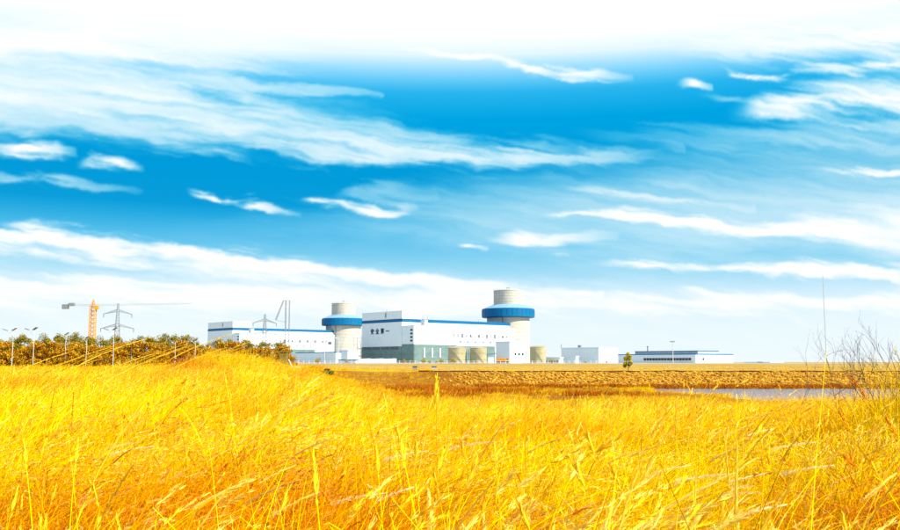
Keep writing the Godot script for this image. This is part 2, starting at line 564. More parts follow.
# A hall in its own axes: +x runs along the sunlit flank (right and away), -z runs along the shaded gable (left and away)
const GLYPHS := {
	"peace": [[.5, 1, .5, .88], [.06, .85, .94, .85], [.08, .85, .08, .68], [.92, .85, .92, .68], [.44, .78, .22, .34], [.22, .34, .8, .03], [.7, .6, .2, .02], [.03, .52, .97, .52]],
	"whole": [[.5, 1, .04, .56], [.5, 1, .96, .56], [.25, .55, .75, .55], [.25, .3, .75, .3], [.08, .03, .92, .03], [.5, .55, .5, .03]],
	"order": [[.2, 1, .06, .82], [.18, .91, .46, .91], [.62, 1, .5, .82], [.6, .91, .95, .91], [.15, .73, .85, .73], [.85, .73, .85, .55], [.15, .55, .85, .55], [.15, .55, .15, .37], [.15, .37, .88, .37], [.88, .37, .8, .12], [.5, .73, .5, 0], [.48, .37, .08, .05]],
	"one": [[.03, .5, .97, .5]],
	"mark_a": [[.1, .8, .9, .8], [.5, .8, .5, .2]],
	"mark_b": [[.3, .95, .3, .1], [.7, .9, .7, .1]],
	"mark_c": [[.1, .95, .9, .95], [.1, .05, .9, .05], [.1, .95, .1, .05], [.9, .95, .9, .05], [.25, .5, .75, .5], [.5, .8, .5, .2]],
	"mark_d": [[.85, .95, .15, .1], [.2, .5, .8, .5]],
	"mark_e": [[.5, 1, .1, .1], [.5, .8, .95, .1], [.2, .55, .85, .55], [.5, .6, .5, .1]],
	"mark_f": [[.1, .45, .5, .3], [.5, .3, .95, .5]],
}

func glyph(which: String, size: float, stroke: float) -> Build:   # in the xy plane, facing +z
	var b := Build.new()
	for s in GLYPHS[which]:
		var p := Vector3(s[0], s[1], 0) * size
		var q := Vector3(s[2], s[3], 0) * size
		var w := q - p
		var t := Transform3D(Basis(Vector3.BACK, atan2(w.y, w.x)), (p + q) / 2)
		b.box(t, Vector3(w.length() + stroke, stroke, 0.2))
	return b

func hall(where: Vector3, label: String, lettered: bool) -> Node3D:
	# origin: where the sunlit flank of the tall part meets its shaded gable
	var o := thing("turbine_hall", where, label, "power hall", "turbine halls of the power station", deg_to_rad(TURN))
	# here x = along flank, z = 0 flank plane (annex in front at z 0..17), gable plane x = 0
	var b := Build.new()
	b.slab(0, 133, 0, 36.2, -60, 0)
	part("wall", b, M.white, o)
	b = Build.new()
	b.slab(-0.4, 133.4, 36.2, 38.6, -60.4, 0.4)
	b.slab(0.6, 132.4, 38.6, 38.9, -59.6, -0.6)
	part("roof_fascia", b, M.fascia, o)
	# raised end block over the gable
	b = Build.new()
	b.slab(-0.2, 22, 38.9, 45.6, -60.2, 0.2)
	b.slab(-0.25, 22.05, 45.6, 46.0, -60.25, 0.25)
	var tower := part("end_block", b, M.white, o)
	b = Build.new()
	b.slab(8, 8.8, 46, 48.5, -33, -32.2)
	b.slab(7, 9.6, 46, 46.9, -34, -31)
	part("roof_unit", b, M.steel_pale, tower)
	b = Build.new()
	b.slab(-0.55, -0.21, 40.5, 44.6, -24.5, -23.2)
	part("ladder", b, M.steel, tower)
	# gable cladding with the teal base and its louvres
	b = Build.new()
	b.slab(-0.35, -0.003, 14.6, 36.1, -60.2, -0.2)
	part("gable_cladding", b, M.white, o)
	b = Build.new()
	b.slab(-0.6, -0.003, 0, 14.5, -60.2, -0.2)
	part("gable_base", b, M.teal, o)
	for k in 4:
		b = Build.new()
		var z0 := -57.0 + k * 13.6
		b.slab(-0.85, -0.61, 12.0, 14.3, z0, z0 + 11.2)
		var lv := part("louvre", b, M.dark, o)
		b = Build.new()
		for r in 3:
			b.slab(-1.0, -0.86, 12.3 + r * 0.7, 12.55 + r * 0.7, z0, z0 + 11.2)
		part("slat", b, M.steel, lv)
	# words on the gable: four characters reading from left to right
	var i := 0
	for which in (["peace", "whole", "order", "one"] if lettered else []):
		var ch := part("character", glyph(which, 4.6, 0.75), M.ink, o)
		ch.position = Vector3(-0.46, 26.2, -46.0 + i * 7.6)
		ch.rotation.y = -PI / 2
		i += 1
	# annex along the sunlit flank
	b = Build.new()
	b.slab(-0.1, 123, 0, 32.2, 0.003, 17)
	b.slab(-0.4, 123.3, 32.2, 32.7, 0.41, 17.3)
	var an := part("annex", b, M.white, o)
	b = Build.new()
	b.slab(-0.4, -0.11, 16.4, 32.0, 0.6, 16.8)
	part("gable_cladding", b, M.white, an)
	b = Build.new()
	b.slab(-0.5, -0.11, 0, 16.3, 0.6, 17.0)
	part("gable_base", b, M.teal, an)
	b = Build.new()
	b.slab(0.0, 48, 0, 16.0, 17.003, 17.35)
	part("flank_base", b, M.teal, an)
	b = Build.new()
	b.slab(48.1, 96, 0, 15.4, 17.003, 17.3)
	part("flank_base", b, M.teal, an)
	for k in 4:
		b = Build.new()
		b.slab(-0.75, -0.41, 18.6 + k * 3.1, 20.0 + k * 3.1, 12.2, 15.2)
		part("window", b, M.glass, an)
	for k in 3:
		b = Build.new()
		b.slab(10.0 + k * 9.0, 11.6 + k * 9.0, 5, 13, 17.36, 17.9)
		part("downpipe", b, M.white, an)
	for k in 5:
		b = Build.new()
		b.slab(52.0 + k * 9.4, 54.4 + k * 9.4, 18.2, 19.8, 17.003, 17.3)
		part("vent_grille", b, M.steel, an)
	b = Build.new()
	b.slab(38, 43, 0, 6, 17.36, 17.6)
	part("roller_door", b, M.steel_pale, an)
	# roof plant on the annex and on the hall
	b = Build.new()
	b.slab(17, 21, 32.7, 38.0, 5, 10)
	b.slab(21, 36, 32.7, 34.6, 5, 9)
	part("roof_unit", b, M.grey, an)
	for p in [[30.0, 43.0], [36.0, 43.5], [99.0, 41.5]]:
		b = Build.new()
		b.tube(Vector3(p[0], 38.9, -8), Vector3(p[0], p[1], -8), 0.35, 0.25)
		part("vent_pipe", b, M.steel_pale, o)
	# a line of small lettering on the flank, too far away to read
	i = 0
	for which in ["mark_a", "mark_b", "mark_c", "mark_d", "mark_e", "mark_f", "mark_c", "mark_f", "mark_c", "mark_b", "mark_c", "mark_f", "mark_e", "mark_d"]:
		var ch := part("character", glyph(which, 3.0, 0.5), M.ink_pale, an)
		ch.position = Vector3(44 + i * 5.1, 23.0, 17.12)
		i += 1
	return o

func shield_building(where: Vector3, label: String) -> Node3D:
	var o := thing("reactor_building", where, label, "reactor building", "reactor buildings of the power station")
	var b := Build.new()
	b.lathe([Vector2(21.4, 0), Vector2(21.4, 44.6)], 64)
	part("shell", b, M.concrete, o)
	b = Build.new()
	for k in 11:
		b.lathe([Vector2(21.42, 3.6 + k * 3.8), Vector2(21.52, 3.62 + k * 3.8), Vector2(21.52, 3.8 + k * 3.8), Vector2(21.42, 3.82 + k * 3.8)], 64)
	part("pour_joint", b, M.concrete_band, o)
	b = Build.new()
	b.lathe([Vector2(20, 44.6), Vector2(25.8, 45.0), Vector2(26.5, 45.5), Vector2(26.3, 53.2), Vector2(25.9, 53.8)], 64)
	var ring := part("inlet_ring", b, M.blue, o)
	for k in 32:
		b = Build.new()
		var a := TAU * (k + 0.5) / 32
		b.box(Transform3D(Basis(Vector3.UP, -a), Vector3(cos(a) * 26.45, 49.4, sin(a) * 26.45)), Vector3(0.3, 6.4, 0.35))
		part("rib", b, M.blue, ring)
	b = Build.new()
	b.lathe([Vector2(25.9, 53.8), Vector2(14.6, 58.2)], 64)
	part("cone_roof", b, M.cone, o)
	b = Build.new()
	b.lathe([Vector2(14.5, 57.6), Vector2(14.5, 71.6), Vector2(14.8, 71.7), Vector2(14.8, 72.3), Vector2(13.6, 72.6), Vector2(0.0, 73.4)], 64)
	var tank := part("water_tank", b, M.concrete, o)
	b = Build.new()
	for k in 4:
		b.lathe([Vector2(14.5, 60.5 + k * 2.9), Vector2(14.62, 60.52 + k * 2.9), Vector2(14.62, 60.75 + k * 2.9), Vector2(14.5, 60.77 + k * 2.9)], 64)
	part("pour_joint", b, M.concrete_band, tank)
	b = Build.new()
	b.slab(-1.6, 1.6, 72.6, 75.4, -1.6, 1.6)
	b.slab(-1.9, 1.9, 75.4, 75.7, -1.9, 1.9)
	part("vent_head", b, M.steel_pale, tank)
	b = Build.new()
	for k in 40:
		var a := TAU * k / 40
		b.tube(Vector3(cos(a) * 14.6, 72.2, sin(a) * 14.6), Vector3(cos(a) * 14.6, 73.6, sin(a) * 14.6), 0.07, 0.07, 4)
		b.tube(Vector3(cos(a) * 14.6, 73.6, sin(a) * 14.6), Vector3(cos(a + TAU / 40) * 14.6, 73.6, sin(a + TAU / 40) * 14.6), 0.07, 0.07, 4)
	part("railing", b, M.steel_pale, tank)
	b = Build.new()
	b.box(Transform3D(Basis(Vector3.UP, -1.9), Vector3(cos(1.9) * 21.75, 22.3, sin(1.9) * 21.75)), Vector3(0.6, 44.4, 0.9))
	part("ladder", b, M.steel, o)
	return o

func oblique(called: String, col_l: float, col_c: float, col_r: float, top: float, d: float, label: String, cat: String, m_wall: Material, m_roof: Material) -> Node3D:
	# a block on the plant's grid, whose near corner stands at that bearing and depth
	var th := deg_to_rad(TURN)
	var xc := bx(col_c, d)
	var kl := (col_l - 450.0) / 905.0
	var kr := (col_r - 450.0) / 905.0
	var s := (xc - kl * d) / (sin(th) + cos(th) * kl)
	var t := (kr * d - xc) / (cos(th) - sin(th) * kr)
	var h := hy(top, d) - land(xc, d)
	var o := thing(called, on_land(xc, d), label, cat, "", th)
	o.set_meta("size", Vector3(t, h, s))
	var b := Build.new()
	b.slab(0, t, 0, h, -s, 0)
	part("wall", b, m_wall, o)
	b = Build.new()
	b.slab(-0.25, -0.003, 0, h - 0.05, -s + 0.1, -0.1)
	part("gable_cladding", b, m_wall, o)
	b = Build.new()
	b.slab(-0.5, t + 0.4, h, h + 0.7, -s - 0.4, 0.4)
	part("roof", b, m_roof, o)
	return o

func build_plant() -> void:
	var ap := Build.new()
	ap.quad(Vector3(-420, 0.74, -560), Vector3(-420, 0.74, -1300), Vector3(330, 0.74, -1300), Vector3(330, 0.74, -560))
	setting("pavement", ap, mat(Color(0.58, 0.57, 0.54), 0.9, speckle(0.75, 1.0, 0.02, 4, 41), 0.03), "pale concrete apron round the plant buildings")
	var g2 := on_land(bx(402, 793), 793)
	hall(g2, "white turbine hall with dark teal base, nearer of the two blue-edged halls", true)
	hall(on_land(bx(232, 1000), 1000) + Vector3(0, 0, 0), "white turbine hall half hidden behind hedge and grass mound", false)
	shield_building(on_land(bx(508.5, 905), 905), "tall concrete reactor building with blue ring beside the beige tanks")
	shield_building(on_land(bx(343, 1107), 1107), "concrete reactor building with blue ring standing between the two white halls")

func tank(col: float, width: float, top: float, d: float, label: String) -> void:
	var p := on_land(bx(col, d), d)
	var r := width / 2.0 / 905.0 * d
	var h := hy(top, d) - p.y
	var o := thing("storage_tank", p, label, "tank", "beige storage tanks in front of the hall")
	var b := Build.new()
	b.lathe([Vector2(r, 0), Vector2(r, h * 0.9)], 40)
	for k in 4:
		b.lathe([Vector2(r, h * 0.2 * (k + 1) - 0.1), Vector2(r + 0.07, h * 0.2 * (k + 1) - 0.08), Vector2(r + 0.07, h * 0.2 * (k + 1) + 0.08), Vector2(r, h * 0.2 * (k + 1) + 0.1)], 40)
	part("shell", b, M.tank, o)
	b = Build.new()
	b.lathe([Vector2(r + 0.15, h * 0.9), Vector2(r + 0.15, h * 0.92), Vector2(r * 0.3, h), Vector2(0, h)], 40)
	var roof := part("roof", b, M.tank, o)
	b = Build.new()
	for k in 24:
		var a := TAU * k / 24
		b.tube(Vector3(cos(a) * r, h * 0.9, sin(a) * r), Vector3(cos(a) * r, h * 0.9 + 1.1, sin(a) * r), 0.05, 0.05, 4)
		b.tube(Vector3(cos(a) * r, h * 0.9 + 1.1, sin(a) * r), Vector3(cos(a + TAU / 24) * r, h * 0.9 + 1.1, sin(a + TAU / 24) * r), 0.05, 0.05, 4)
	part("railing", b, M.steel_pale, roof)
	b = Build.new()
	for k in 24:
		var a := 0.9 + k * 0.055
		var y := h * 0.9 * k / 24.0
		b.box(Transform3D(Basis(Vector3.UP, -a), Vector3(cos(a) * (r + 0.5), y, sin(a) * (r + 0.5))), Vector3(0.9, 0.12, 0.5))
	part("stair", b, M.steel_pale, o)

func build_yard() -> void:
	tank(457, 18, 346.5, 700, "beige storage tank left of the white service pipes, against the pale hall base")
	tank(478.5, 17, 346.5, 700, "beige storage tank between its twin and the dark canopy stair")
	tank(538, 16, 345.5, 720, "beige storage tank standing alone beside the tall reactor building")
	# pipe tower between the twin tanks
	var d := 705.0
	var o := thing("pipe_rack", on_land(bx(467.6, d), d), "slim white pipe rack standing between the twin beige tanks", "pipe rack")
	var b := Build.new()
	for sx in [-0.9, 0.9]:
		for sz in [-0.9, 0.9]:
			b.tube(Vector3(sx, 0, sz), Vector3(sx, 12.6, sz), 0.22, 0.22, 5)
	part("frame", b, M.steel_pale, o)
	b = Build.new()
	for k in 5:
		b.slab(-1.1, 1.1, 2.4 * (k + 1), 2.4 * (k + 1) + 0.25, -1.1, 1.1)
	part("platform", b, M.steel_pale, o)
	# service building: shaded end, sunlit side
	var sv := oblique("service_building", 496, 510, 525, 342, 690, "pale service building with plain walls beside the far end of the hall", "building", M.white, M.white)
	for k in 3:
		b = Build.new()
		b.slab(5.0 + k * 4.0, 6.6 + k * 4.0, 6.0, 7.8, 0.0, 0.3)
		part("window", b, M.glass, sv)
	b = Build.new()
	b.slab(14, 16.5, 0, 3.6, 0.0, 0.25)
	part("door", b, M.steel_pale, sv)
	# dark canopy stair beside it
	d = 680.0
	o = thing("canopy_stair", on_land(bx(491, d), d), "small stair tower with dark green canopy next to the service building", "stair tower")
	b = Build.new()
	for sx in [-2.6, 2.6]:
		for sz in [-1.6, 1.6]:
			b.tube(Vector3(sx, 0, sz), Vector3(sx, 11.5, sz), 0.18, 0.18, 5)
	b.slab(-2.8, 2.8, 11.3, 11.6, -1.8, 1.8)
	part("frame", b, M.steel, o)
	b = Build.new()
	b.box(Transform3D(Basis(Vector3.BACK, 0.12), Vector3(0, 6.9, 0.4)), Vector3(7.0, 0.9, 4.6))
	part("canopy", b, M.teal, o)
	b = Build.new()
	for k in 12:
		b.slab(-2.2 + k * 0.36, -1.6 + k * 0.36, k * 0.9, k * 0.9 + 0.2, -1.2, 1.2)
	part("stair", b, M.steel_pale, o)
	b = Build.new()
	b.slab(-2.2, 2.2, 0, 4.4, -1.5, 1.5)
	part("base_room", b, M.white, o)
	# yellow dump truck
	d = 640.0
	o = thing("dump_truck", on_land(bx(503, d), d), "orange yellow dump truck parked before the service building", "truck")
	b = Build.new()
	b.slab(-4.2, 4.0, 0.8, 1.3, -1.2, 1.2)
	part("chassis", b, M.rubber, o)
	b = Build.new()
	b.quad(Vector3(-4.3, 1.4, 1.4), Vector3(-4.6, 3.6, 1.5), Vector3(1.7, 3.6, 1.5), Vector3(1.5, 1.4, 1.4))
	b.quad(Vector3(1.5, 1.4, -1.4), Vector3(1.7, 3.6, -1.5), Vector3(-4.6, 3.6, -1.5), Vector3(-4.3, 1.4, -1.4))
	b.quad(Vector3(1.5, 1.4, 1.4), Vector3(1.7, 3.6, 1.5), Vector3(1.7, 3.6, -1.5), Vector3(1.5, 1.4, -1.4))
	b.quad(Vector3(-4.3, 1.4, -1.4), Vector3(-4.6, 3.6, -1.5), Vector3(-4.6, 3.6, 1.5), Vector3(-4.3, 1.4, 1.4))
	b.slab(-4.4, 1.6, 1.3, 1.5, -1.4, 1.4)
	part("tipper_body", b, M.orange, o)
	b = Build.new()
	b.slab(1.95, 4.3, 1.3, 2.3, -1.25, 1.25)
	b.box(Transform3D(Basis(), Vector3(3.0, 2.95, 0)), Vector3(2.0, 1.3, 2.4))
	var cab := part("cab", b, M.yellow, o)
	b = Build.new()
	b.slab(2.5, 3.6, 2.5, 3.3, 1.2, 1.24)
	b.slab(4.0, 4.04, 2.5, 3.4, -1.0, 1.0)
	part("window", b, M.glass, cab)
	for wx in [-3.4, -2.1, 3.1]:
		for wz in [-1.15, 1.15]:
			b = Build.new()
			b.tube(Vector3(wx, 0.55, wz - 0.18), Vector3(wx, 0.55, wz + 0.18), 0.55, 0.55, 14)
			part("wheel", b, M.rubber, o)
	# buildings to the right
	var r1 := oblique("warehouse", 561.5, 599, 618, 348, 760, "grey and white windowless warehouse with pale roof edge", "warehouse", M.white, M.white)
	b = Build.new()
	b.slab(8, 10, 13, 15.5, -30, -27)
	b.slab(4, 4.4, 13, 16.5, -46, -45.6)
	part("roof_unit", b, M.steel, r1)
	b = Build.new()
	b.slab(-0.5, -0.26, 0.0, 2.6, -14, -1)
	part("shutter", b, M.white, r1)
	oblique("gatehouse", 568, 576, 578.5, 357, 640, "tiny white hut in front of the grey warehouse", "hut", M.white, M.white)
	var lo := oblique("annex_building", 544, 560, 563, 358, 720, "low pale building between the single tank and the grey warehouse", "building", M.white, M.white)
	for k in 6:
		b = Build.new()
		b.slab(-0.5, -0.26, 0.8, 2.2, -18.0 + k * 2.9, -16.4 + k * 2.9)
		part("window", b, M.glass, lo)
	var r2 := oblique("office_building", 617, 696, 733, 354.5, 790, "long low office building with blue roof edge and row of dark windows", "office", M.white, M.blue_roof)
	var sz: Vector3 = r2.get_meta("size")
	for k in 16:
		b = Build.new()
		b.slab(-0.6, -0.26, 2.4, 4.4, -sz.z * 0.64 + k * sz.z * 0.037, -sz.z * 0.64 + k * sz.z * 0.037 + 2.6)
		part("window", b, M.brown if k % 3 == 0 else M.glass, r2)
	b = Build.new()
	b.slab(10, 12.5, 2.6, 4.4, 0.0, 0.3)
	part("window", b, M.glass, r2)
	b = Build.new()
	b.slab(12, sz.x - 14, sz.y + 0.7, sz.y + 3.2, -sz.z * 0.86, -6)
	var up := part("upper_storey", b, M.grey, r2)
	b = Build.new()
	b.slab(11.6, sz.x - 13.6, sz.y + 3.2, sz.y + 3.6, -sz.z * 0.86 - 0.4, -5.6)
	part("roof", b, M.blue_roof, up)
	b = Build.new()
	b.tube(Vector3(12, sz.y + 3.6, -60), Vector3(12, sz.y + 7.4, -60), 0.55, 0.5, 8)
	b.tube(Vector3(12, sz.y + 7.4, -60), Vector3(12, sz.y + 8.2, -60), 0.9, 0.9, 8)
	part("chimney", b, M.steel, r2)
	var wh := oblique("long_shed", 744, 770, 783, 362.6, 900, "very low white shed alone on the plain, right of the office", "shed", M.white, M.white)
	b = Build.new()
	b.slab(-0.5, -0.26, 0.0, 1.2, -14, -8)
	part("shutter", b, M.grey, wh)
	# floodlight mast before the office
	d = 700.0
	o = thing("floodlight_mast", on_land(bx(673, d), d), "thin pale floodlight mast with flat head before the office", "floodlight")
	b = Build.new()
	b.tube(Vector3.ZERO, Vector3(0, hy(342, d) - 0.7, 0), 0.38, 0.22, 8)
	part("pole", b, M.steel_pale, o)
	b = Build.new()
	b.slab(-1.9, 1.9, hy(342, d) - 0.7, hy(342, d) + 0.1, -0.5, 0.5)
	part("lamp_head", b, M.steel, o)
	# met mast with guys
	d = 700.0
	o = thing("radio_mast", on_land(bx(826.5, d), d), "very tall thin lattice mast alone on the open plain", "mast")
	var top := hy(275, d)
	b = Build.new()
	for k in 3:
		var a := TAU * k / 3
		b.tube(Vector3(cos(a) * 0.34, 0, sin(a) * 0.34), Vector3(cos(a) * 0.26, top - 1, sin(a) * 0.26), 0.1, 0.08, 4)
	part("leg", b, M.steel_pale, o)
	b = Build.new()
	for k in 56:
		var a := TAU * (k % 3) / 3
		var a2 := TAU * ((k + 1) % 3) / 3
		b.tube(Vector3(cos(a) * 0.33, k * 1.18, sin(a) * 0.33), Vector3(cos(a2) * 0.33, (k + 1) * 1.18, sin(a2) * 0.33), 0.06, 0.06, 4)
	part("bracing", b, M.steel_pale, o)
	b = Build.new()
	b.tube(Vector3(0, top - 1.2, 0), Vector3(0, top + 1.5, 0), 0.06, 0.04, 4)
	part("antenna", b, M.steel, o)
	# low works before the far hall
	var sh := oblique("blue_roofed_shed", 296, 336, 341, 352.5, 780, "low white shed with long blue roof before the far hall", "shed", M.white, M.blue_roof)
	b = Build.new()
	b.slab(-0.5, -0.26, 0.6, 4.6, -30, -24)
	part("shutter", b, M.grey, sh)
	oblique("works_cabin", 339, 356, 360, 360.4, 640, "small works cabin with blue roof below the scaffold stair", "cabin", M.white, M.blue_roof)
	oblique("white_block", 338, 348, 358, 351, 800, "plain white block at the foot of the ringed tower between the halls", "building", M.white, M.white)
	# portal frame
	d = 740.0
	o = thing("portal_frame", on_land(bx(331.5, d), d), "open grey steel portal frame above the blue roofed shed", "steel frame")
	var ft := hy(338, d) - land(bx(331.5, d), d)
	for q in [[-5.4, 0.0], [5.4, 0.0]]:
		b = Build.new()
		b.tube(Vector3(q[0] - 0.4, 0, 0), Vector3(q[0], ft, 0), 0.3, 0.3, 6)
		b.tube(Vector3(q[0] - 0.4, 0, -6), Vector3(q[0], ft, -6), 0.3, 0.3, 6)
		part("leg", b, M.steel_pale, o)
	b = Build.new()
	b.slab(-5.6, 5.6, ft, ft + 0.7, -0.3, 0.3)
	b.slab(-5.6, 5.6, ft, ft + 0.7, -6.3, -5.7)
	part("beam", b, M.steel_pale, o)
	b = Build.new()
	b.slab(-3.4, -0.6, ft - 5.4, ft - 3.0, -3.6, -2.4)
	b.tube(Vector3(-2, ft - 3, -3), Vector3(-2, ft + 0.4, -3), 0.1, 0.1, 4)
	b.slab(-2.3, -1.7, ft + 0.1, ft + 0.5, -6, 0)
	part("hoist", b, M.steel, o)
	# scaffold stair below the far ring
	d = 820.0
	o = thing("scaffold_stair", on_land(bx(357, d), d), "beige scaffold stair tower beside the gable of the nearer hall", "scaffold")
	b = Build.new()
	var sct := hy(336, d)
	for sx in [-3.5, 0.0, 3.5]:
		for szz in [-2.0, 2.0]:
			b.tube(Vector3(sx, 0, szz), Vector3(sx, sct, szz), 0.16, 0.16, 5)
	part("standard", b, M.steel_pale, o)
	b = Build.new()
	for k in 7:
		b.slab(-3.8, 3.8, 3.2 * (k + 1), 3.2 * (k + 1) + 0.22, -2.2, 2.2)
	part("platform", b, M.steel_pale, o)
	b = Build.new()
	for k in 7:
		var sg := 1.0 if k % 2 else -1.0
		b.tube(Vector3(-3.3 * sg, 3.2 * k, 2.1), Vector3(3.3 * sg, 3.2 * (k + 1), 2.1), 0.2, 0.2, 4)
	part("brace", b, M.steel_pale, o)
	# white hoarding
	d = 600.0
	o = thing("site_hoarding", on_land(bx(358, d), d), "row of white hoarding panels below the dark teal gable", "hoarding")
	for k in 9:
		b = Build.new()
		b.slab(k * 2.85, k * 2.85 + 2.78, 0.1, 3.0 + (k % 3) * 0.12, -0.06, 0.06)
		part("panel", b, M.white, o)
		b = Build.new()
		b.slab(k * 2.85 - 0.1, k * 2.85 + 0.02, 0, 3.2, -0.25, -0.07)
		part("post", b, M.steel_pale, o)
	# perimeter fence across the foot of the plant
	d = 520.0
	var x0 := bx(288, d)
	o = thing("perimeter_fence", on_land(x0, d), "long white post fence across the foot of the plant", "fence")
	var nposts := 62
	var stp := (bx(612, d) - x0) / (nposts - 1)
	for k in nposts:
		b = Build.new()
		var y := land(x0 + k * stp, d) - land(x0, d)
		b.slab(k * stp - 0.16, k * stp + 0.16, y, y + 1.7, -0.1, 0.1)
		b.slab(k * stp - 0.2, k * stp + 0.2, y + 1.7, y + 1.78, -0.14, 0.14)
		part("post", b, M.white, o)
	for hh in [0.5, 1.3]:
		b = Build.new()
		b.slab(0, stp * (nposts - 1), hh, hh + 0.14, 0.101, 0.16)
		part("rail", b, M.white, o)
	# box cabinets and a bush on the plain
	for q in [[434.0, 131.0, "small grey blue cabinet standing on the grassy plain, alone"], [415.0, 138.0, "small dark cabinet half sunk in the grassy plain"]]:
		var p := on_land(bx(q[0], q[1]), q[1])
		o = thing("field_cabinet", p, q[2], "cabinet")
		b = Build.new()
		b.slab(-0.34, 0.34, 0.0, 0.52, -0.25, 0.25)
		part("body", b, M.grey if q[0] > 420 else M.steel, o)
		b = Build.new()
		b.slab(-0.4, 0.4, 0.52, 0.6, -0.31, 0.31)
		part("lid", b, M.dark, o)

# ------------------------------------------------------------------ cranes, pylons, lamps at the left
func lattice(b: Build, p: Vector3, q: Vector3, half: float, half2: float, bays: int, r: float) -> void:
	var w := (q - p).normalized()
	var s := w.cross(Vector3.BACK if absf(w.z) < 0.8 else Vector3.RIGHT).normalized()
	var u := s.cross(w).normalized()
	var cs := [s + u, s - u, -s - u, -s + u]
	for c in cs:
		b.tube(p + c * half, q + c * half2, r, r * 0.8, 4)
	for k in bays:
		var t0 := float(k) / bays
		var t1 := float(k + 1) / bays
		for i in 4:
			var j := (i + 1) % 4
			var a: Vector3 = p.lerp(q, t0) + cs[i] * lerpf(half, half2, t0)
			var e: Vector3 = p.lerp(q, t1) + cs[j] * lerpf(half, half2, t1)
			var f: Vector3 = p.lerp(q, t1) + cs[i] * lerpf(half, half2, t1)
			b.tube(a, e, r * 0.6, r * 0.6, 3)
			b.tube(f, e, r * 0.6, r * 0.6, 3)

